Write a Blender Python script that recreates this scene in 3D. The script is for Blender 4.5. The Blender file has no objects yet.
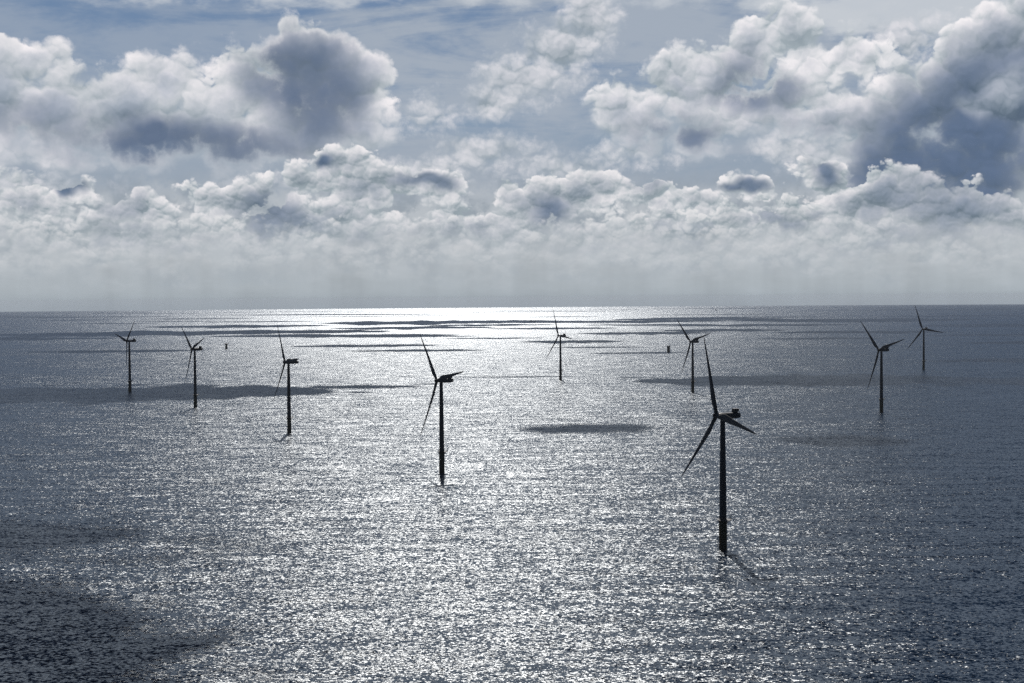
import bpy, bmesh, math, random
import mathutils
from mathutils import Vector, Matrix
random.seed(7)
PI = math.pi
rad = math.radians
scn = bpy.context.scene
C = scn.collection

# ------------------------------------------------------------------ camera
FOCAL = 1422.0            # focal length in pixels (50 mm on 36 mm film)
CAM_H = 177.0
PITCH = math.atan((341.5 - 297.5) / FOCAL)
ROLL = math.atan2(7.5, 1024)
RE = 7.3e6                # earth radius with refraction
cam_data = bpy.data.cameras.new('camera')
cam_data.sensor_width = 36.0
cam_data.lens = 36.0 * FOCAL / 1024.0
cam_data.clip_start = 1.0
cam_data.clip_end = 400000.0
cam = bpy.data.objects.new('camera', cam_data)
C.objects.link(cam)
X = Vector((1, 0, 0))
fwd = Vector((0, math.cos(PITCH), -math.sin(PITCH)))
down = Vector((0, -math.sin(PITCH), -math.cos(PITCH)))
r_ax = X * math.cos(ROLL) + down * math.sin(ROLL)
d_ax = -X * math.sin(ROLL) + down * math.cos(ROLL)
rot = Matrix((r_ax, -d_ax, -fwd)).transposed().to_4x4()
cam.matrix_world = Matrix.Translation((0, 0, CAM_H)) @ rot
scn.camera = cam

# ------------------------------------------------------------------ exposure, sun
scn.view_settings.view_transform = 'Standard'
scn.view_settings.look = 'None'
scn.view_settings.exposure = 0.0
scn.view_settings.gamma = 1.0
scn.cycles.use_denoising = False
scn.cycles.max_bounces = 4
scn.cycles.volume_bounces = 0
SUN_EL = rad(40.0)
SUN_AZ = rad(-3.0)        # to the left of the view axis (+Y)
SUN_DIR = Vector((math.sin(SUN_AZ) * math.cos(SUN_EL), math.cos(SUN_AZ) * math.cos(SUN_EL), math.sin(SUN_EL)))
sd = bpy.data.lights.new('sun', 'SUN')
sd.energy = 4.3
sd.angle = rad(0.6)
sd.color = (1.0, 0.955, 0.90)
sun = bpy.data.objects.new('sun', sd)
C.objects.link(sun)
sun.rotation_euler = (-SUN_DIR).to_track_quat('-Z', 'Y').to_euler()


# ------------------------------------------------------------------ node helpers
def lin(r, g, b):
    def f(c):
        c /= 255.0
        return c / 12.92 if c <= 0.04045 else ((c + 0.055) / 1.055) ** 2.4
    return (f(r), f(g), f(b), 1.0)


class NT:
    """small expression builder for shader node trees"""
    def __init__(self, nt):
        self.nt = nt

    def put(self, sock, v):
        if isinstance(v, bpy.types.NodeSocket):
            self.nt.links.new(v, sock)
        elif v is not None:
            if hasattr(sock.default_value, '__len__') and not hasattr(v, '__len__'):
                v = (v,) * len(sock.default_value)
            if hasattr(v, '__len__'):
                v = tuple(v)[:len(sock.default_value)]
            sock.default_value = v

    def m(self, op, a, b=None, c=None, clamp=False):
        n = self.nt.nodes.new('ShaderNodeMath')
        n.operation = op
        n.use_clamp = clamp
        self.put(n.inputs[0], a)
        self.put(n.inputs[1], b)
        self.put(n.inputs[2], c)
        return n.outputs[0]

    def add(self, a, b): return self.m('ADD', a, b)
    def sub(self, a, b): return self.m('SUBTRACT', a, b)
    def mul(self, a, b): return self.m('MULTIPLY', a, b)
    def mad(self, a, b, c): return self.m('MULTIPLY_ADD', a, b, c)

    def vm(self, op, a, b=None, scale=None):
        n = self.nt.nodes.new('ShaderNodeVectorMath')
        n.operation = op
        self.put(n.inputs[0], a)
        self.put(n.inputs[1], b)
        if scale is not None:
            self.put(n.inputs['Scale'], scale)
        return n.outputs['Value'] if op in ('LENGTH', 'DOT_PRODUCT', 'DISTANCE') else n.outputs[0]

    def sep(self, v):
        n = self.nt.nodes.new('ShaderNodeSeparateXYZ')
        self.put(n.inputs[0], v)
        return n.outputs

    def comb(self, x, y, z=0.0):
        n = self.nt.nodes.new('ShaderNodeCombineXYZ')
        self.put(n.inputs[0], x)
        self.put(n.inputs[1], y)
        self.put(n.inputs[2], z)
        return n.outputs[0]

    def ss(self, v, lo, hi, a=0.0, b=1.0):
        n = self.nt.nodes.new('ShaderNodeMapRange')
        n.interpolation_type = 'SMOOTHSTEP'
        self.put(n.inputs['Value'], v)
        self.put(n.inputs['From Min'], lo)
        self.put(n.inputs['From Max'], hi)
        self.put(n.inputs['To Min'], a)
        self.put(n.inputs['To Max'], b)
        return n.outputs[0]

    def lr(self, v, lo, hi, a=0.0, b=1.0, clamp=True):
        n = self.nt.nodes.new('ShaderNodeMapRange')
        n.clamp = clamp
        self.put(n.inputs['Value'], v)
        self.put(n.inputs['From Min'], lo)
        self.put(n.inputs['From Max'], hi)
        self.put(n.inputs['To Min'], a)
        self.put(n.inputs['To Max'], b)
        return n.outputs[0]

    def noise(self, v, scale, detail=4, rough=0.5, lac=2.0, dist=0.0, color=False, dims='2D'):
        n = self.nt.nodes.new('ShaderNodeTexNoise')
        n.noise_dimensions = dims
        self.put(n.inputs['Vector'], v)
        self.put(n.inputs['Scale'], scale)
        self.put(n.inputs['Detail'], detail)
        self.put(n.inputs['Roughness'], rough)
        self.put(n.inputs['Lacunarity'], lac)
        self.put(n.inputs['Distortion'], dist)
        return n.outputs['Color' if color else 0]

    def voro(self, v, scale):
        n = self.nt.nodes.new('ShaderNodeTexVoronoi')
        n.voronoi_dimensions = '2D'
        n.feature = 'F1'
        self.put(n.inputs['Vector'], v)
        self.put(n.inputs['Scale'], scale)
        return n.outputs['Distance']

    def mix(self, f, a, b):
        n = self.nt.nodes.new('ShaderNodeMix')
        n.data_type = 'RGBA'
        self.put(n.inputs[0], f)
        self.put(n.inputs[6], a)
        self.put(n.inputs[7], b)
        return n.outputs[2]

    def curve(self, v, pts):
        n = self.nt.nodes.new('ShaderNodeFloatCurve')
        self.put(n.inputs['Value'], v)
        c = n.mapping.curves[0]
        pts = sorted(pts)
        while len(c.points) < len(pts):
            c.points.new(0.5, 0.5)
        for p, (x, y) in zip(c.points, pts):
            p.location = (min(max(x, 0), 1), min(max(y, 0), 1))
            p.handle_type = 'AUTO_CLAMPED'
        n.mapping.update()
        return n.outputs[0]


# ------------------------------------------------------------------ sky (world)
def az_el(px, py):
    """direction in the sky, degrees, of a feature noted in the photograph"""
    v = fwd * FOCAL + r_ax * (px - 512) + d_ax * (py - 341.5)
    v.normalize()
    return math.degrees(math.atan2(v.x, v.y)), math.degrees(math.asin(v.z))


world = bpy.data.worlds.new('World')
scn.world = world
world.use_nodes = True
wt = world.node_tree
wt.nodes.clear()
W = NT(wt)
tc = wt.nodes.new('ShaderNodeTexCoord')
D = W.vm('NORMALIZE', tc.outputs['Generated'])
dx, dy, dz = W.sep(D)[:3]
azr = W.mul(W.m('ARCTAN2', dx, dy), 180 / PI)
el = W.mul(W.m('ARCSINE', dz), 180 / PI)
az = W.sub(W.m('PINGPONG', W.add(azr, 21.0), 42.0), 21.0)
P = W.comb(az, el, 0.0)
DEG = math.degrees(1 / FOCAL)

# clear sky
sky = wt.nodes.new('ShaderNodeTexSky')
sky.sky_type = 'NISHITA'
sky.sun_disc = False
sky.sun_elevation = SUN_EL
sky.sun_rotation = SUN_AZ
sky.altitude = 150
sky.air_density = 1.0
sky.dust_density = 0.6
sky_str = W.vm('SCALE', sky.outputs[0], scale=0.10)
blue = W.mix(W.ss(el, 4, 12), lin(128, 146, 168), lin(90, 118, 154))
blue = W.mix(W.ss(el, 14, 50), blue, lin(48, 70, 108))
skyc = W.mix(0.10, blue, sky_str)

# domain warp, three sizes
w0 = W.vm('SUBTRACT', W.noise(P, 0.30, 2, 0.5, color=True), (0.5, 0.5, 0.5))
w1 = W.vm('SUBTRACT', W.noise(P, 1.1, 2, 0.5, color=True), (0.5, 0.5, 0.5))
w2 = W.vm('SUBTRACT', W.noise(P, 4.0, 3, 0.6, color=True), (0.5, 0.5, 0.5))
PS = W.vm('ADD', P, W.vm('ADD', W.vm('SCALE', w0, scale=1.6), W.vm('SCALE', w1, scale=0.55)))      # for the outlines
PW = W.vm('ADD', P, W.vm('ADD', W.vm('SCALE', w1, scale=0.55), W.vm('SCALE', w2, scale=0.16)))       # for the billows


PB = W.vm('ADD', P, W.vm('ADD', W.vm('SCALE', w1, scale=0.30), W.vm('SCALE', w2, scale=0.12)))       # for small puffs


def billow(p, s, off, octs=(1.0, 0.52, 0.27, 0.14)):
    """cauliflower heads: round bumps with creases between, in several sizes"""
    q = W.vm('ADD', W.vm('MULTIPLY', p, (0.9, 1.15, 1)), (off, off * 0.7, 0))
    acc, tot = None, sum(octs)
    for i, a in enumerate(octs):
        f = W.voro(q, s * 2.15 ** i)
        b = W.mad(W.mul(f, f), -a / tot, a / tot)
        acc = b if acc is None else W.add(acc, b)
        q = W.vm('ADD', q, (3.7, 5.1, 0))
    return acc


def relief(s, off, d=(-0.05, 0.16, 0.0), d2=None, octs=(1.0, 0.5, 0.22, 0.08), PW=PW):
    n0 = billow(PW, s, off, octs)
    n1 = billow(W.vm('ADD', PW, d), s, off, octs)
    D2 = (d[0] * 3.0, d[1] * 3.2, 0.0)
    b0 = billow(PW, s, off, octs[:2])
    b1 = billow(W.vm('ADD', PW, D2), s, off, octs[:2])
    return n0, W.add(W.sub(n0, n1), W.mul(W.sub(b0, b1), 0.45))


def blob(px, py, rx, ry, P_=None):
    """degrees inside an ellipse (negative outside)"""
    a, e = az_el(px, py)
    v = W.vm('SUBTRACT', P_ if P_ is not None else PS, (a, e, 0))
    v = W.vm('MULTIPLY', v, (1 / (rx * DEG), 1 / (ry * DEG), 0))
    return W.mad(W.vm('LENGTH', v), -min(rx, ry) * DEG, min(rx, ry) * DEG)


def blobs(lst, k=0.5, P_=None):
    acc = None
    for t in lst:
        b_ = blob(*t[:4], P_=P_)
        acc = b_ if acc is None else W.m('SMOOTH_MAX', acc, b_, k)
    return acc


def darks(lst):
    acc = None
    for t in lst:
        a, e = az_el(t[0], t[1])
        v = W.vm('MULTIPLY', W.vm('SUBTRACT', PS, (a, e, 0)), (1 / (t[2] * DEG), 1 / (t[3] * DEG), 0))
        b_ = W.mul(W.ss(W.vm('LENGTH', v), 1.35, 0.25), t[4] if len(t) > 4 else 1.0)
        acc = b_ if acc is None else W.sub(W.add(acc, b_), W.mul(acc, b_))
    return acc


def cloud_colour(h, g, n, rim, bright, grey, dark, dk, kr, heart=2.2):
    """lit from above and behind: thin rims bright, thick hearts grey, undersides dark"""
    c = W.mix(W.ss(h, 0.0, heart), bright, grey)
    c = W.mix(W.mul(W.ss(h, 0.0, rim), dk), c, dark)
    kr = W.mad(W.mul(dk, -0.65) if isinstance(dk, bpy.types.NodeSocket) else 0.0, kr, kr)
    kr = W.mul(kr, W.ss(el, 0.8, 3.2, 0.5, 1.0))
    s = W.mad(g, kr, W.lr(n, 0.45, 0.95, 0.84, 1.10))
    s = W.m('MINIMUM', W.m('MAXIMUM', s, 0.6), 1.35)
    return W.vm('MULTIPLY', c, W.comb(W.m('POWER', s, 1.22), W.m('POWER', s, 0.98), W.m('POWER', s, 0.88)))


soft = W.noise(P, 0.8, 4, 0.6)
fine = W.sub(W.noise(P, 3.2, 5, 0.65), 0.5)

# --- high thin streaks (cirrus, altostratus)
st = W.noise(W.vm('MULTIPLY', P, (0.10, 0.55, 1)), 1.0, 7, 0.62, dist=0.6)
st2 = W.noise(W.vm('MULTIPLY', P, (0.35, 0.9, 1)), 1.2, 6, 0.6)
veil = W.mul(W.ss(W.add(W.mul(st, 0.65), W.mul(st2, 0.35)), 0.33, 0.60), 0.92)
veil = W.mul(veil, W.ss(az, -13, -4, 0.6, 1.0))
c0 = W.mix(veil, skyc, lin(165, 175, 188))
top = W.ss(W.add(blobs([(300, -14, 240, 22), (930, 0, 190, 40), (640, -20, 250, 20)]), W.mul(W.sub(st2, 0.5), 1.6)), -0.1, 0.7)
c0 = W.mix(W.mul(top, 0.85), c0, lin(202, 207, 213))
low = W.ss(el, 7.5, 3.0)
c0 = W.mix(W.mul(low, 0.75), c0, lin(154, 164, 177))
c0 = W.mix(W.ss(W.add(el, W.mul(fine, 1.5)), 5.2, 3.4), c0, W.mix(W.ss(soft, 0.35, 0.65), lin(152, 162, 172), lin(184, 190, 196)))

# --- soft far cloud patches (middle and wisp)
nA, gA = relief(0.9, 11.0, octs=(1, .5, .3))
sA = blobs([(480, 152, 55, 24), (498, 96, 50, 24), (526, 72, 48, 32), (556, 46, 44, 36), (588, 14, 36, 44), (430, 172, 60, 22), (8, 190, 60, 20),
            (560, 165, 70, 20), (640, 150, 60, 20), (820, 148, 70, 26), (905, 35, 50, 24), (425, 112, 46, 16), (330, 182, 90, 16)], 0.4)
hA = W.add(sA, W.add(W.mul(W.sub(nA, 0.78), 1.1), W.mul(fine, 0.9)))
cA = cloud_colour(hA, gA, nA, 0.3, lin(208, 212, 217), lin(184, 190, 198), lin(150, 160, 172), 0.3, 0.9)
c1 = W.mix(W.mul(W.ss(hA, -0.15, 0.9), 0.92), c0, cA)

# --- big cumulus on the left
nC, gC = relief(0.50, 3.0)
sC = blobs([(-20, 95, 80, 60), (60, 110, 60, 42), (35, 65, 45, 24), (120, 118, 75, 50), (165, 75, 38, 32), (200, 128, 90, 42),
            (262, 82, 44, 50), (312, 70, 52, 54), (348, 92, 42, 50), (312, 132, 80, 44), (362, 128, 32, 34), (30, 150, 90, 18), (230, 152, 150, 20)], 0.55)
hC = W.add(sC, W.add(W.mul(W.sub(nC, 0.76), 2.3), W.mul(fine, 0.55)))
dkC = darks([(300, 75, 62, 52), (322, 110, 48, 36, 0.8), (150, 145, 90, 30, 1.0), (215, 150, 90, 26, 0.75), (20, 118, 60, 24, 0.5), (270, 150, 60, 20, 0.4)])
dkC = W.mul(dkC, W.lr(nC, 0.5, 0.95, 0.70, 1.05))
cC = cloud_colour(hC, gC, nC, 1.0, lin(214, 216, 220), lin(162, 172, 185), lin(94, 110, 134), dkC, 1.25, 2.0)
loC = W.ss(el, 8.0, 5.2)
c2 = W.mix(W.ss(hC, W.mul(loC, -0.5), W.add(W.lr(soft, 0.35, 0.65, 0.25, 0.75), W.mul(loC, 0.9))), c1, cC)

# --- right cumulus group and the dark mass at the right edge
nD, gD = relief(0.66, 23.0)
sD = blobs([(625, 110, 42, 36), (672, 90, 50, 36), (716, 78, 44, 38), (752, 50, 48, 34), (796, 44, 42, 34), (848, 58, 42, 28),
            (695, 128, 76, 28), (770, 100, 70, 34), (830, 110, 40, 34), (880, 130, 46, 44), (935, 105, 54, 60), (1000, 90, 80, 84), (900, 165, 70, 46),
            (985, 170, 110, 50), (1060, 60, 70, 90)], 0.5)
hD = W.add(sD, W.add(W.mul(W.sub(nD, 0.76), 2.2), W.mul(fine, 0.45)))
dkD = darks([(680, 134, 50, 26, 0.85), (755, 90, 62, 18, 0.7), (738, 80, 24, 30, 0.6), (960, 140, 110, 62), (1005, 95, 75, 62, 0.9), (915, 172, 80, 36, 0.9),
             (950, 190, 120, 30, 0.8), (800, 130, 60, 24, 0.4)])
dkD = W.mul(dkD, W.lr(nD, 0.5, 0.95, 0.82, 1.05))
brD = darks([(1005, 85, 24, 22, 0.85), (975, 105, 18, 14, 0.6)])
dkD = W.mul(dkD, W.sub(1.0, brD))
cD = cloud_colour(hD, gD, nD, 1.0, lin(214, 217, 221), lin(158, 168, 180), lin(90, 108, 134), dkD, 1.35, 2.0)
loD = W.ss(el, 8.5, 5.5)
c3 = W.mix(W.ss(hD, W.mul(loD, -0.6), W.add(W.lr(soft, 0.35, 0.65, 0.22, 0.60), W.mul(loD, 1.1))), c2, cD)

# --- low belt of small cumulus in front of the haze, two rows
def belt(c_in, lst, s, off, dk, grey, bright, kr):
    nB, gB = relief(s, off, (-0.035, 0.10, 0), octs=(1.0, 0.55, 0.28, 0.10), PW=PB)
    sB = blobs(lst, 0.3)
    hB = W.add(W.m('MINIMUM', sB, 1.2), W.add(W.mul(W.sub(nB, 0.78), 1.7), W.mul(fine, 0.3)))
    cB = cloud_colour(hB, gB, nB, 0.25, bright, grey, lin(96, 114, 138), dk, kr, 1.3)
    loB = W.ss(el, 3.8, 1.8)
    return W.mix(W.ss(hB, W.mul(loB, -0.4), W.add(W.lr(soft, 0.35, 0.65, 0.12, 0.40), W.mul(loB, 0.9))), c_in, cB)


dk1 = darks([(328, 160, 16, 9), (65, 185, 20, 7, 1), (752, 190, 24, 8, 0.9), (832, 165, 18, 14, 0.9), (425, 184, 30, 10, 0.8), (268, 212, 34, 22, 0.8),
             (650, 190, 30, 10, 0.5), (548, 210, 30, 20, 0.9), (940, 235, 90, 12, 0.4), (940, 200, 80, 26, 0.5), (120, 205, 20, 18, 0.35)])
c4 = belt(c3, [(70, 190, 26, 14), (20, 205, 50, 22), (140, 212, 60, 20), (235, 200, 55, 24), (300, 185, 44, 24), (345, 168, 38, 24), (372, 190, 60, 30),
               (430, 190, 34, 20), (520, 198, 40, 22), (580, 190, 50, 28), (652, 206, 44, 18), (706, 208, 44, 16), (755, 192, 30, 16),
               (835, 175, 34, 24), (870, 200, 60, 34), (960, 215, 80, 30), (1030, 225, 60, 30), (480, 225, 90, 24), (700, 236, 120, 26), (100, 236, 150, 26), (550, 240, 120, 24), (860, 244, 120, 24),
               (300, 225, 120, 30), (-60, 200, 80, 40)], 0.92, 41.0, dk1, lin(140, 152, 164), lin(206, 210, 214), 1.8)
dk2 = darks([(380, 235, 60, 10, 0.5), (200, 243, 70, 9, 0.4), (600, 246, 60, 8, 0.4), (770, 225, 30, 9, 0.6), (820, 216, 20, 12, 0.5), (120, 228, 40, 8, 0.5), (480, 232, 40, 10, 0.5), (300, 222, 26, 10, 0.5), (910, 232, 40, 9, 0.5)])
c4 = belt(c4, [(40, 232, 60, 14), (150, 236, 60, 12), (215, 228, 40, 16), (330, 238, 70, 14), (450, 236, 60, 15), (560, 236, 60, 16), (640, 232, 40, 14),
               (730, 226, 50, 18), (790, 218, 40, 22), (850, 236, 60, 14), (960, 248, 90, 10), (100, 256, 120, 12), (300, 262, 110, 10), (520, 258, 120, 12), (720, 256, 90, 12), (900, 262, 100, 10)], 1.35, 67.0, dk2, lin(146, 157, 166), lin(196, 202, 206), 1.7)

# --- haze at the foot of the sky, with faint rays and lumps in it
hz = W.noise(W.vm('MULTIPLY', P, (0.35, 1.1, 1)), 1.0, 5, 0.6)
rays = W.noise(W.vm('MULTIPLY', P, (0.55, 0.05, 1)), 1.0, 3, 0.6)
hcol = W.mix(W.ss(el, -0.7, 0.6), lin(148, 159, 168), lin(170, 178, 184))
hcol = W.mix(W.ss(el, 0.4, 2.2), hcol, lin(184, 190, 195))
hcol = W.vm('SCALE', hcol, scale=W.add(W.mad(W.sub(rays, 0.5), 0.34, 1.0), W.mul(W.sub(hz, 0.5), 0.20)))
ha = W.lr(W.add(el, W.mul(W.sub(hz, 0.5), 2.6)), 3.5, 0.5)
ha = W.m('POWER', ha, 1.35)
c5 = W.mix(ha, c4, hcol)
bg_front = wt.nodes.new('ShaderNodeBackground')
W.put(bg_front.inputs['Color'], c5)

# --- the rest of the sky: broken cloud decks overhead and behind, darker away from the sun
nz = W.noise(D, 3.2, 4, 0.6, dims='3D')
el3 = W.mul(W.m('ARCSINE', dz), 180 / PI)
blue2 = W.mix(W.lr(el3, 10, 50), lin(70, 102, 146), lin(30, 54, 94))
deck = W.mix(W.ss(nz, 0.46, 0.68), blue2, lin(70, 94, 124))
deck = W.vm('SCALE', deck, scale=W.ss(dy, 0.4, -0.4, 1.0, 0.22))
bg_deck = wt.nodes.new('ShaderNodeBackground')
W.put(bg_deck.inputs['Color'], deck)
f_el = W.ss(W.mul(W.m('ARCSINE', dz), 180 / PI), 13, 22)
f_az = W.ss(dy, 0.75, 0.45)
mixs = wt.nodes.new('ShaderNodeMixShader')
W.put(mixs.inputs[0], W.m('MAXIMUM', f_el, f_az))
wt.links.new(bg_front.outputs[0], mixs.inputs[1])
wt.links.new(bg_deck.outputs[0], mixs.inputs[2])
wo = wt.nodes.new('ShaderNodeOutputWorld')
wt.links.new(mixs.outputs[0], wo.inputs['Surface'])
world.cycles.sampling_method = 'NONE'


# ------------------------------------------------------------------ mesh helpers
def obj(name, bm, mat, parent=None, smooth=False):
    me = bpy.data.meshes.new(name)
    bmesh.ops.recalc_face_normals(bm, faces=bm.faces)
    bm.to_mesh(me)
    bm.free()
    if smooth:
        for p in me.polygons:
            p.use_smooth = True
    me.materials.append(mat)
    o = bpy.data.objects.new(name, me)
    C.objects.link(o)
    if parent:
        o.parent = parent
    return o


def tag(o, label=None, cat=None, group=None, kind=None):
    for k, v in (('label', label), ('category', cat), ('group', group), ('kind', kind)):
        if v:
            o[k] = v
    return o


def add_box(bm, c, s, bevel=0.0, M=None):
    r = bmesh.ops.create_cube(bm, size=1.0)
    vs = r['verts']
    for v in vs:
        v.co = Vector((v.co.x * s[0], v.co.y * s[1], v.co.z * s[2])) + Vector(c)
    if bevel:
        es = list({e for v in vs for e in v.link_edges})
        rb = bmesh.ops.bevel(bm, geom=es, offset=bevel, segments=3, affect='EDGES', profile=0.6)
        vs = list({v for f in rb['faces'] for v in f.verts} | {v for v in vs if v.is_valid})
    if M is not None:
        for v in vs:
            v.co = M @ v.co
    return vs


def add_lathe(bm, prof, segs=32, M=None, cap=True):
    """prof: list of (radius, z)"""
    rings = []
    for r, z in prof:
        ring = []
        for i in range(segs):
            a = 2 * PI * i / segs
            co = Vector((r * math.cos(a), r * math.sin(a), z))
            ring.append(bm.verts.new(M @ co if M is not None else co))
        rings.append(ring)
    for a, b in zip(rings, rings[1:]):
        for i in range(segs):
            j = (i + 1) % segs
            bm.faces.new((a[i], a[j], b[j], b[i]))
    if cap:
        bm.faces.new(rings[0][::-1])
        bm.faces.new(rings[-1])


def add_tube(bm, a, b, r, segs=8):
    a, b = Vector(a), Vector(b)
    q = (b - a).to_track_quat('Z', 'Y').to_matrix().to_4x4()
    M = Matrix.Translation(a) @ q
    add_lathe(bm, [(r, 0), (r, (b - a).length)], segs, M)


def sea_z(x, y):
    return -(x * x + y * y) / (2 * RE)


# ------------------------------------------------------------------ materials
def principled(name):
    m = bpy.data.materials.new(name)
    m.use_nodes = True
    nt = m.node_tree
    return m, nt.nodes['Principled BSDF'], NT(nt)


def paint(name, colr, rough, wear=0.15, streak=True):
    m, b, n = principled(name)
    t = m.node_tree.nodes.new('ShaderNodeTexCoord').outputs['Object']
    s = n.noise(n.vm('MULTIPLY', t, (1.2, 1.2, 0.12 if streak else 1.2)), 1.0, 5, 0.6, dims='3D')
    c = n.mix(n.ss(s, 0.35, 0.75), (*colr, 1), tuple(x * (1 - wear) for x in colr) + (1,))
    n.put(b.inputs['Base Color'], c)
    n.put(b.inputs['Roughness'], rough)
    return m


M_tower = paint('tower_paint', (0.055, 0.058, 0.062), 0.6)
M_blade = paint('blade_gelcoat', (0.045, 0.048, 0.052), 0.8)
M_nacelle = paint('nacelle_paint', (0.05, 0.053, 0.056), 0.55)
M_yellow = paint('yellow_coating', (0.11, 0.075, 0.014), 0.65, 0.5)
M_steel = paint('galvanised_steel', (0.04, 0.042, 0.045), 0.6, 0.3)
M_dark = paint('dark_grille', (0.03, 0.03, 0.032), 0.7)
M_hull = paint('hull_paint', (0.05, 0.06, 0.09), 0.5)
M_white = paint('superstructure_paint', (0.5, 0.5, 0.5), 0.5)

# water
M_sea, b, n = principled('sea_water')
pos = M_sea.node_tree.nodes.new('ShaderNodeNewGeometry').outputs['Position']
posf = n.vm('MULTIPLY', pos, (1, 1, 0))
pr = n.vm('MULTIPLY', posf, (0.62, 1.0, 1.0))
small = n.noise(pr, 0.62, 3.0, 0.70, color=True)
mid = n.noise(n.vm('ADD', pr, (91, 37, 0)), 0.20, 2.0, 0.5, color=True)
swell = n.noise(n.vm('ADD', n.vm('MULTIPLY', posf, (0.28, 1.0, 1.0)), (11, 7, 0)), 0.055, 2.0, 0.5, color=True)
H5 = (0.5, 0.5, 0.5)
gust = n.noise(n.vm('MULTIPLY', posf, (0.0022, 0.0060, 1)), 1.0, 4, 0.55)
gust2 = n.noise(n.vm('MULTIPLY', posf, (0.0006, 0.0011, 1)), 1.0, 3, 0.5)
g = n.add(n.lr(gust, 0.3, 0.7, 0.80, 1.12), n.lr(gust2, 0.3, 0.7, -0.08, 0.10))
SL = n.vm('ADD', n.vm('SCALE', n.vm('SUBTRACT', small, H5), scale=1.5),
          n.vm('ADD', n.vm('SCALE', n.vm('SUBTRACT', mid, H5), scale=0.60), n.vm('SCALE', n.vm('SUBTRACT', swell, H5), scale=0.34)))
# from afar the small waves merge into one rough sheen: their slopes go over into roughness with distance
far = n.lr(n.vm('LENGTH', pos), 1300.0, 9000.0, 0.0, 1.0)
far = n.m('POWER', far, 0.6)
g = n.mul(g, n.mad(far, -0.30, 1.0))
SL = n.vm('SCALE', SL, scale=g)
NRM = n.vm('NORMALIZE', n.vm('ADD', n.vm('MULTIPLY', SL, (0.90, 1.50, 0)), (0, 0, 1)))
mt = M_sea.node_tree
mt.nodes.remove(b)
gl = mt.nodes.new('ShaderNodeBsdfGlossy')
gl.distribution = 'BECKMANN'
gl.inputs['Color'].default_value = (0.91, 0.96, 1.0, 1)
gl.inputs['Roughness'].default_value = 0.31
df = mt.nodes.new('ShaderNodeBsdfDiffuse')
df.inputs['Color'].default_value = (0.003, 0.012, 0.028, 1)
fr = mt.nodes.new('ShaderNodeFresnel')
fr.inputs['IOR'].default_value = 1.33
ms = mt.nodes.new('ShaderNodeMixShader')
for nd in (gl, df, fr):
    n.put(nd.inputs['Normal'], NRM)
n.put(gl.inputs['Roughness'], n.mad(far, 0.10, 0.30))
n.put(ms.inputs[0], n.m('MULTIPLY', fr.outputs[0], 0.62))
mt.links.new(df.outputs[0], ms.inputs[1])
mt.links.new(gl.outputs[0], ms.inputs[2])
mt.links.new(ms.outputs[0], [x for x in mt.nodes if x.type == 'OUTPUT_MATERIAL'][0].inputs['Surface'])

# ------------------------------------------------------------------ sea: one sheet, curved with the earth
bm = bmesh.new()
SEG = 360
radii = [60 * (1.085 ** i) for i in range(200)]
radii = [r for r in radii if r < 90000] + [90000]
cv = bm.verts.new((0, 0, 0))
prev = None
for r in radii:
    ring = [bm.verts.new((r * math.sin(2 * PI * i / SEG), r * math.cos(2 * PI * i / SEG), -r * r / (2 * RE))) for i in range(SEG)]
    for i in range(SEG):
        j = (i + 1) % SEG
        if prev is None:
            bm.faces.new((cv, ring[j], ring[i]))
        else:
            bm.faces.new((prev[i], prev[j], ring[j], ring[i]))
    prev = ring
for f in bm.faces:
    f.normal_update()
    if f.normal.z < 0:
        f.normal_flip()
me = bpy.data.meshes.new('sea')
bm.to_mesh(me)
bm.free()
for p in me.polygons:
    p.use_smooth = True
me.materials.append(M_sea)
sea = bpy.data.objects.new('sea', me)
C.objects.link(sea)
tag(sea, kind='structure')


# ------------------------------------------------------------------ clouds overhead that throw the shadows on the sea
M_cloud, b, n = principled('cloud_white')
n.put(b.inputs['Base Color'], (0.75, 0.76, 0.78, 1))
n.put(b.inputs['Roughness'], 1.0)
b.inputs['Specular IOR Level'].default_value = 0.0


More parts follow.
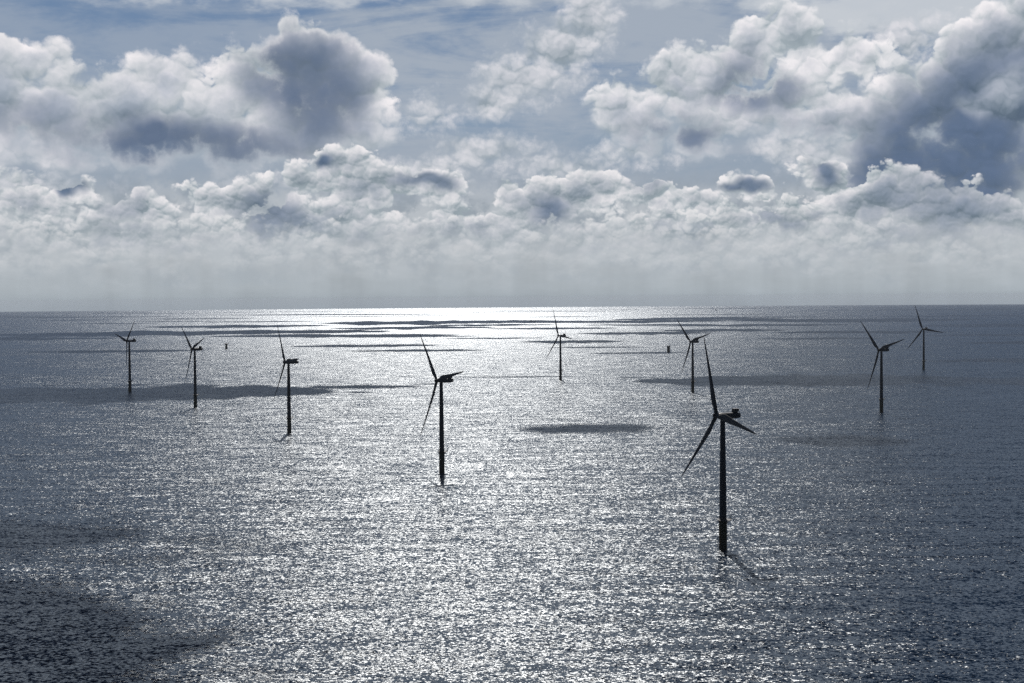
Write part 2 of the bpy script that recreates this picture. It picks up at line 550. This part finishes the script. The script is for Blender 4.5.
def cloud(gx, gy, hx, hy, z, rot_=0.0, n_puff=9, soft_n=70):
    """cloud whose shadow covers the patch of sea centred on (gx, gy), half sizes hx, hy; floats at height z"""
    rs = random.Random(int(gx * 13 + gy * 7))
    k = z / math.tan(SUN_EL)
    cx, cy = gx + k * math.sin(SUN_AZ), gy + k * math.cos(SUN_AZ)
    bm = bmesh.new()
    big = n_puff
    # a ragged body of large heads and a fringe of scraps that thins outwards
    for i in range(n_puff + (soft_n if z < 2000 else 40)):
        if i < big:
            u = (i + 0.5) / big * 2 - 1
            t = math.sqrt(max(0.08, 1 - u * u))
            ox, oy = u * hx * 0.78, rs.uniform(-0.25, 0.25) * hy * t
            rx, ry = hx * rs.uniform(0.95, 1.5) / big * 1.25, hy * t * rs.uniform(0.62, 0.88)
            sub = 3
        else:
            a_ = rs.uniform(0, 2 * PI)
            rr = 0.55 + abs(rs.gauss(0, 0.36))
            ox, oy = math.cos(a_) * hx * rr, math.sin(a_) * hy * rr
            q0 = rs.uniform(0.35, 1.0) / (0.6 + rr)
            rx = hx * q0 * rs.uniform(0.05, 0.15)
            ry = hy * q0 * rs.uniform(0.06, 0.15)
            sub = 2 if z < 2000 else 1
        rz = min(rx, ry) * 0.5
        r = bmesh.ops.create_icosphere(bm, subdivisions=sub, radius=1.0)
        for v in r['verts']:
            nn = v.co.normalized()
            q = nn * 2.0 + Vector((i * 7.1 + gx, gy, 0))
            d = 1 + 0.40 * mathutils.noise.noise(q) + 0.25 * mathutils.noise.noise(q * 2.6)
            p = Vector((nn.x * rx, nn.y * ry, nn.z * rz * (1.0 if nn.z > 0 else 0.4))) * d + Vector((ox, oy, 0))
            v.co = Vector((p.x * math.cos(rot_) - p.y * math.sin(rot_), p.x * math.sin(rot_) + p.y * math.cos(rot_), p.z))
    o = obj('cloud', bm, M_cloud, smooth=True)
    o.location = (cx, cy, z)
    tag(o, kind='structure')
    return o


cloud(-770, 2720, 520, 300, 1500, 0.03, 12)
cloud(-300, 2860, 130, 60, 1500, 0.0, 6)
cloud(640, 2960, 440, 235, 1550, -0.03, 11)
cloud(1250, 2820, 330, 210, 1550, 0.0, 8)
cloud(100, 1915, 85, 80, 1700, 0.1, 3, 190)
cloud(400, 1730, 80, 80, 1500, -0.2, 4, 120)
cloud(-300, 690, 270, 140, 1500, -0.92, 9, 170)
cloud(-450, 1060, 160, 90, 1600, 0.1, 3, 200)
cloud(-290, 1010, 130, 60, 1600, 0.05, 0, 150)
cloud(-340, 830, 170, 75, 1500, -0.5, 6, 160)
cloud(10, 3180, 130, 28, 1700, 0.0, 7)
cloud(1500, 3800, 420, 170, 1900, 0.0, 8)
# bands towards the horizon, higher clouds the farther out
for gx, gy, hx, hy in ((-1350, 7900, 700, 300), (-560, 5400, 280, 90), (-330, 4850, 220, 60), (-900, 7000, 600, 170),
                       (-750, 10800, 700, 600), (0, 10900, 500, 400), (240, 5700, 210, 110), (650, 7000, 330, 150), (1100, 7500, 320, 200),
                       (300, 5050, 160, 40), (-2100, 7700, 800, 350), (-2400, 6800, 500, 150), (1700, 6900, 420, 160),
                       (700, 10600, 900, 350), (1500, 11600, 700, 400), (2500, 10500, 900, 500), (1500, 8800, 600, 200),
                       (400, 4500, 160, 40), (2100, 5200, 420, 140), (-1400, 5000, 300, 70), (-80, 6300, 220, 60),
                       (2300, 6200, 500, 120), (3000, 8200, 700, 300), (-600, 8800, 500, 260), (250, 8300, 380, 160), (900, 9200, 420, 150),
                       (-1900, 9800, 600, 320), (1300, 5900, 260, 70), (-500, 6700, 330, 90), (-150, 9500, 420, 200)):
    cloud(gx, gy, hx * 1.15, hy * 2.1, max(2200, 0.37 * gy), random.uniform(-0.05, 0.05), 9)
for i in range(34):
    gy = random.uniform(11500, 27000)
    gx = random.uniform(-0.40, 0.40) * gy
    cloud(gx, gy, random.uniform(500, 1500) * gy / 18000, random.uniform(180, 600) * gy / 18000, 0.37 * gy, random.uniform(-0.06, 0.06), 7)


# ------------------------------------------------------------------ haze over the sea
HAZE = True
if HAZE:
    m = bpy.data.materials.new('sea_air')
    m.use_nodes = True
    m.node_tree.nodes.clear()
    pv = m.node_tree.nodes.new('ShaderNodeVolumePrincipled')
    pv.inputs['Color'].default_value = (0.68, 0.75, 0.83, 1)
    pv.inputs['Density'].default_value = 1.2e-5
    pv.inputs['Anisotropy'].default_value = 0.2
    mo = m.node_tree.nodes.new('ShaderNodeOutputMaterial')
    m.node_tree.links.new(pv.outputs[0], mo.inputs['Volume'])
    bm = bmesh.new()
    add_box(bm, (0, 0, (192.0 - 620.0) / 2), (110000, 110000, 192.0 + 620.0))
    hz_ = obj('haze', bm, m)
    tag(hz_, kind='stuff')

# ------------------------------------------------------------------ wind turbines
def pile_profile(r, z1, r2=None):
    return [(r, -14), (r, -1), (r * 1.0, z1 * 0.45), ((r2 or r), z1)]


def build_foundation(root, rp, ztop, rplat, off=(0.9, 0), yellow=True):
    """steel transition piece with working platform, boat landing and davit"""
    bm = bmesh.new()
    add_lathe(bm, [(rp, -16), (rp, ztop - 1.5), (rp + 0.25, ztop - 1.45), (rp + 0.25, ztop - 0.05)], 40)
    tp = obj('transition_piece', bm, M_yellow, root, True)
    auto_flat(tp)
    bm = bmesh.new()
    add_lathe(bm, [(rplat - 0.4, ztop), (rplat, ztop + 0.05), (rplat, ztop + 0.35), (rplat - 0.1, ztop + 0.38)], 24,
              Matrix.Translation((off[0], off[1], 0)))
    for k in range(8):
        a = 2 * PI * k / 8
        p = Vector((off[0] + (rplat - 0.6) * math.cos(a), off[1] + (rplat - 0.6) * math.sin(a), ztop - 0.02))
        add_tube(bm, (rp * math.cos(a) * 0.95, rp * math.sin(a) * 0.95, ztop - 2.6), p, 0.14, 6)
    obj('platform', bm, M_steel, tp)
    bm = bmesh.new()
    for k in range(20):
        a, a2 = 2 * PI * k / 20, 2 * PI * (k + 1) / 20
        q = lambda t, z: (off[0] + (rplat - 0.15) * math.cos(t), off[1] + (rplat - 0.15) * math.sin(t), z)
        add_tube(bm, q(a, ztop + 0.3), q(a, ztop + 1.5), 0.04, 5)
        add_tube(bm, q(a, ztop + 1.5), q(a2, ztop + 1.5), 0.04, 5)
        add_tube(bm, q(a, ztop + 0.95), q(a2, ztop + 0.95), 0.03, 5)
    obj('railing', bm, M_steel, tp)
    bm = bmesh.new()
    for s in (-0.9, 0.9):
        add_tube(bm, (s, -rp - 1.2, -6), (s, -rp - 1.2, 9), 0.22, 8)
        for z in (-2, 3, 8.6):
            add_tube(bm, (s, -rp - 1.2, z), (s * 0.8, -rp + 0.3, z), 0.16, 6)
    for s in (-0.3, 0.3):
        add_tube(bm, (s, -rp - 0.7, -4), (s, -rp - 0.7, ztop + 0.4), 0.06, 6)
    for k in range(46):
        z = -4 + k * (ztop + 4) / 46
        add_tube(bm, (-0.3, -rp - 0.7, z), (0.3, -rp - 0.7, z), 0.035, 5)
    bl = obj('boat_landing', bm, M_yellow, tp)
    bl.rotation_euler.z = rad(-35)
    bm = bmesh.new()
    cx, cy = off[0] + rplat - 1.0, off[1] + 0.6
    add_tube(bm, (cx, cy, ztop + 0.3), (cx, cy, ztop + 3.2), 0.17, 8)
    add_tube(bm, (cx, cy, ztop + 3.1), (cx + 2.6, cy - 0.8, ztop + 4.1), 0.12, 8)
    add_tube(bm, (cx, cy, ztop + 1.6), (cx + 1.3, cy - 0.4, ztop + 3.5), 0.07, 6)
    obj('davit_crane', bm, M_yellow, tp)
    return tp


def auto_flat(o, ang=35):
    me = o.data
    bm = bmesh.new()
    bm.from_mesh(me)
    for e in bm.edges:
        if len(e.link_faces) == 2 and e.calc_face_angle(0) > rad(ang):
            e.smooth = False
    bm.to_mesh(me)
    bm.free()


def blade_mesh(R):
    """one blade along +Z, leading edge +X, suction side -Y (upwind)"""
    bm = bmesh.new()
    st = [(0.018, 2.3, 2.3, 14), (0.05, 2.35, 2.25, 14), (0.10, 3.0, 1.75, 14), (0.16, 3.9, 1.25, 12), (0.22, 4.15, 0.98, 10), (0.30, 3.75, 0.78, 7.5),
          (0.40, 3.15, 0.62, 5.5), (0.50, 2.65, 0.50, 4), (0.60, 2.22, 0.40, 3), (0.70, 1.85, 0.32, 2), (0.80, 1.5, 0.25, 1), (0.90, 1.12, 0.18, 0.5),
          (0.96, 0.75, 0.11, 0), (0.99, 0.4, 0.06, 0), (1.0, 0.12, 0.03, 0)]
    NS = 20
    rings = []
    for t, c, th, tw in st:
        r = t * R
        y0 = -R * (0.026 * t + 0.026 * t * t)
        round_ = max(0.0, min(1.0, (0.16 - t) / 0.11))
        ring = []
        for i in range(NS):
            a = 2 * PI * i / NS
            ex, ey = math.cos(a) * 0.5, math.sin(a) * 0.5
            # teardrop section: blunt nose at +X, sharp tail at -X
            w = 0.5 + 0.5 * math.cos(a)
            ay = math.sin(a) * 0.5 * (0.35 + 0.65 * w ** 0.6) * 1.25
            ax = ex - 0.18
            x = (ex * round_ + ax * (1 - round_)) * c * (1.0 + 0.3 * min(1.0, t * 6))
            y = (ey * round_ + ay * (1 - round_)) * th * 1.25
            q = rad(tw * 0.45)
            ring.append(bm.verts.new((x * math.cos(q) - y * math.sin(q), x * math.sin(q) + y * math.cos(q) + y0, r)))
        rings.append(ring)
    for a, b2 in zip(rings, rings[1:]):
        for i in range(NS):
            j = (i + 1) % NS
            bm.faces.new((a[i], a[j], b2[j], b2[i]))
    bm.faces.new(rings[0][::-1])
    bm.faces.new(rings[-1])
    return bm


R0, H0, TILT, OV = 62.0, 95.0, rad(6), 5.0
hub_pos = Vector((0, -OV * math.cos(TILT), H0 + OV * math.sin(TILT)))
# rotor frame: X side, Y downwind, Z up, tilted so that the nose points up
ROT = Matrix.Rotation(-TILT, 4, 'X')


def make_turbine():
    root = bpy.data.objects.new('wind_turbine', None)
    C.objects.link(root)
    root.empty_display_size = 5
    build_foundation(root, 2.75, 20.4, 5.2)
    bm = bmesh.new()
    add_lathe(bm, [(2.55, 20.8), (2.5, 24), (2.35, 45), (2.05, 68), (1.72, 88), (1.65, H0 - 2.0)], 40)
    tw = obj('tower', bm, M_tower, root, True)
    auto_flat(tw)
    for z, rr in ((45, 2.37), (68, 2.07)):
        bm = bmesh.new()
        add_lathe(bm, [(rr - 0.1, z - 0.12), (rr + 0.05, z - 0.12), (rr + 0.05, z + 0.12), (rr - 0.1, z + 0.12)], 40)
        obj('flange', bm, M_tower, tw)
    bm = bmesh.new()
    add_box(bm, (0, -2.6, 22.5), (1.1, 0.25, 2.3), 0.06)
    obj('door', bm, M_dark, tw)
    # nacelle
    T = Matrix.Translation((0, 0, H0))
    bm = bmesh.new()
    secs = [(-3.2, 1.5, 1.5, 0.25), (-2.6, 1.85, 1.85, 0.2), (-0.5, 2.05, 2.05, 0.1), (4, 2.1, 2.1, 0.0), (9.5, 2.1, 2.05, 0), (12.4, 2.0, 1.85, 0.05), (13.4, 1.7, 1.5, 0.12)]
    rings = []
    for y, w, h, dz_ in secs:
        ring = []
        for i in range(24):
            a = 2 * PI * i / 24
            cxx, szz = math.cos(a), math.sin(a)
            e = 0.42
            ring.append(bm.verts.new(T @ Vector((w * math.copysign(abs(cxx) ** e, cxx), y, h * math.copysign(abs(szz) ** e, szz) + 0.1 + dz_))))
        rings.append(ring)
    for a, b2 in zip(rings, rings[1:]):
        for i in range(24):
            j = (i + 1) % 24
            bm.faces.new((a[i], a[j], b2[j], b2[i]))
    bm.faces.new(rings[0][::-1])
    bm.faces.new(rings[-1])
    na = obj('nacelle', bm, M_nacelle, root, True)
    auto_flat(na)
    # cooler on the roof, at the back
    bm = bmesh.new()
    add_box(bm, (0, 10.2, 4.0), (4.0, 3.8, 1.9), 0.35, T)
    add_box(bm, (0, 9.6, 2.6), (3.4, 3.4, 1.4), 0.2, T)
    for s in (-1.9, 1.9):
        add_tube(bm, T @ Vector((s, 12.3, 1.7)), T @ Vector((s, 12.2, 3.2)), 0.12)
    obj('cooler', bm, M_dark, na)
    bm = bmesh.new()
    for s in (-1.7, 1.7):
        for y in (2.0, 4.0, 6.0):
            add_tube(bm, T @ Vector((s, y, 2.0)), T @ Vector((s, y, 3.2)), 0.05, 5)
        add_tube(bm, T @ Vector((s, 2.0, 3.2)), T @ Vector((s, 6.0, 3.2)), 0.05, 5)
    for y in (2.0, 6.0):
        add_tube(bm, T @ Vector((-1.7, y, 3.2)), T @ Vector((1.7, y, 3.2)), 0.05, 5)
    obj('roof_railing', bm, M_steel, na)
    bm = bmesh.new()
    add_tube(bm, T @ Vector((0.8, 12.4, 1.8)), T @ Vector((0.8, 12.4, 4.6)), 0.06, 6)
    add_tube(bm, T @ Vector((0.2, 12.4, 4.3)), T @ Vector((1.4, 12.4, 4.3)), 0.05, 6)
    obj('wind_sensor_mast', bm, M_steel, na)
    # hub with spinner
    bm = bmesh.new()
    Mh = Matrix.Translation(hub_pos) @ ROT @ Matrix.Rotation(rad(90), 4, 'X')
    add_lathe(bm, [(1.7, -1.9), (1.95, -1.2), (2.0, 0), (1.9, 1.0), (1.55, 1.9), (1.0, 2.6), (0.35, 2.95), (0.05, 3.0)], 32, Mh)
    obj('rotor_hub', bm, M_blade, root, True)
    first = None
    for k in range(3):
        if first is None:
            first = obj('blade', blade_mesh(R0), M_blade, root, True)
            o = first
        else:
            o = first.copy()
            C.objects.link(o)
            o.parent = root
        o['k'] = k
    return root


def children(o):
    return [c for c in bpy.data.objects if c.parent == o]


def copy_tree(o, parent=None):
    c = o.copy()
    C.objects.link(c)
    c.parent = parent
    for ch in children(o):
        copy_tree(ch, c)
    return c


def pose_turbine(root, x, y, psi, ph, R, H):
    root.location = (x, y, sea_z(x, y))
    s = H / H0
    root.scale = (1, 1, 1)
    root.rotation_euler = (0, 0, -rad(psi))
    for ch in children(root):
        nm = ch.name.split('.')[0]
        if nm == 'blade':
            k = ch['k']
            ang = rad(ph + 120 * k)
            hp_ = hub_pos + Vector((0, 0, H - H0))
            Mb = Matrix.Translation(hp_) @ ROT @ Matrix.Rotation(ang, 4, 'Y') @ Matrix.Diagonal((1, 1, R / R0, 1))
            ch.matrix_parent_inverse = Matrix.Identity(4)
            ch.matrix_basis = Mb
        elif nm == 'tower':
            ch.scale = (1, 1, s)
        elif nm in ('nacelle', 'rotor_hub'):
            ch.location = (0, 0, H - H0)
        elif nm == 'transition_piece':
            ch.rotation_euler = (0, 0, rad(psi) + random.uniform(-0.5, 0.5))


TURB = [
    (146.7, 990.5, 68.4, -22.0, 59.8, 93.3, 'nearest and largest dark wind turbine, standing right of centre over its own broken shadow'),
    (-72.5, 1447.9, 59.2, -40.7, 62.0, 92.6, 'second largest dark wind turbine, alone in the brightest glitter left of centre'),
    (-296.3, 1882.0, 61.6, -35.4, 60.7, 93.4, 'dark wind turbine with one nearly upright blade, right of the left cloud shadow pair'),
    (-523.9, 2346.0, 54.0, -50.1, 57.0, 95.7, 'dark wind turbine with Y-shaped rotor, foot on the near edge of the left cloud shadow'),
    (-746.4, 2771.8, 52.6, 43.3, 57.0, 98.0, 'leftmost dark wind turbine, foot inside the cloud shadow, one blade leaning up to the right'),
    (103.9, 3053.5, 59.6, -24.1, 63.2, 94.7, 'small distant wind turbine near the centre, its upper blade tip touching the horizon'),
    (333.3, 2622.6, 58.5, -45.5, 60.1, 93.0, 'small distant wind turbine just left of the upright blade tip of the nearest turbine'),
    (556.0, 2139.0, 65.8, -46.2, 62.8, 93.9, 'mid-sized dark wind turbine with Y-shaped rotor, second from the right edge of the sea'),
    (977.3, 3373.5, 52.1, -22.5, 62.4, 95.2, 'farthest and rightmost wind turbine, bluish against dull water, one blade crossing the horizon'),
]
proto = make_turbine()
for i, (x, y, psi, ph, R, H, lab) in enumerate(TURB):
    t = proto if i == 0 else copy_tree(proto)
    tag(t, lab, 'wind turbine', 'wind turbines standing in the open sea')
    pose_turbine(t, x, y, psi, ph, R, H)
for o in bpy.data.objects:
    if 'k' in o:
        del o['k']

# ------------------------------------------------------------------ bare foundations without a turbine
def foundation(x, y, rp, rplat, label):
    root = bpy.data.objects.new('turbine_foundation', None)
    C.objects.link(root)
    build_foundation(root, rp, 19.5, rplat, (0, 0))
    root.location = (x, y, sea_z(x, y))
    tag(root, label, 'foundation', 'bare foundations without a turbine')


foundation(-1035, 5149, 3.9, 9.0, 'small dark foundation stub with wide flat platform, right of the two leftmost wind turbines')
foundation(502, 4558, 4.6, 6.0, 'small dark thick foundation stub, just left of a distant wind turbine right of centre')


# ------------------------------------------------------------------ ships near the horizon
def ship(x, y, L, rz, label):
    root = bpy.data.objects.new('ship', None)
    C.objects.link(root)
    B = L * 0.2
    bm = bmesh.new()
    sec = [(-0.5, 0.42, 0.0), (-0.3, 0.5, 0), (0.2, 0.5, 0), (0.38, 0.34, 0.02), (0.47, 0.14, 0.04), (0.5, 0.02, 0.05)]
    rings = []
    for t, w, up in sec:
        z1 = L * 0.075 + up * L
        rings.append([bm.verts.new(p) for p in ((t * L, -w * B, z1), (t * L, -w * B * 0.8, -2), (t * L, w * B * 0.8, -2), (t * L, w * B, z1))])
    for a, b2 in zip(rings, rings[1:]):
        for i in range(4):
            j = (i + 1) % 4
            bm.faces.new((a[i], a[j], b2[j], b2[i]))
    bm.faces.new(rings[0])
    bm.faces.new(rings[-1][::-1])
    obj('hull', bm, M_hull, root)
    bm = bmesh.new()
    add_box(bm, (L * 0.18, 0, L * 0.075 + 3.1), (L * 0.2, B * 0.8, 6), 0.3)
    add_box(bm, (L * 0.2, 0, L * 0.075 + 7.6), (L * 0.12, B * 0.7, 2.8), 0.3)
    h_ = obj('deckhouse', bm, M_white, root)
    bm = bmesh.new()
    add_box(bm, (L * 0.26 + 0.05, 0, L * 0.075 + 7.9), (0.2, B * 0.6, 1.1))
    obj('bridge_window', bm, M_dark, h_)
    bm = bmesh.new()
    add_tube(bm, (L * 0.19, 0, L * 0.075 + 9), (L * 0.19, 0, L * 0.075 + 15), 0.4)
    add_tube(bm, (L * 0.19, -2, L * 0.075 + 12), (L * 0.19, 2, L * 0.075 + 12), 0.25)
    obj('mast', bm, M_steel, root)
    bm = bmesh.new()
    add_tube(bm, (-L * 0.2, 0, L * 0.07), (-L * 0.2, 0, L * 0.075 + 7), 0.8)
    add_tube(bm, (-L * 0.2, 0, L * 0.075 + 6.5), (-L * 0.42, 0, L * 0.075 + 9.5), 0.45)
    obj('deck_crane', bm, M_yellow, root)
    root.location = (x, y, sea_z(x, y))
    root.rotation_euler.z = rz
    tag(root, label, 'ship', 'ships near the horizon')


ship(160, 10900, 52, rad(175), 'tiny work ship left of the central distant turbine just under the horizon')
ship(2900, 20200, 60, rad(100), 'very tiny ship almost on the horizon, above the upper blade of the nearest turbine')
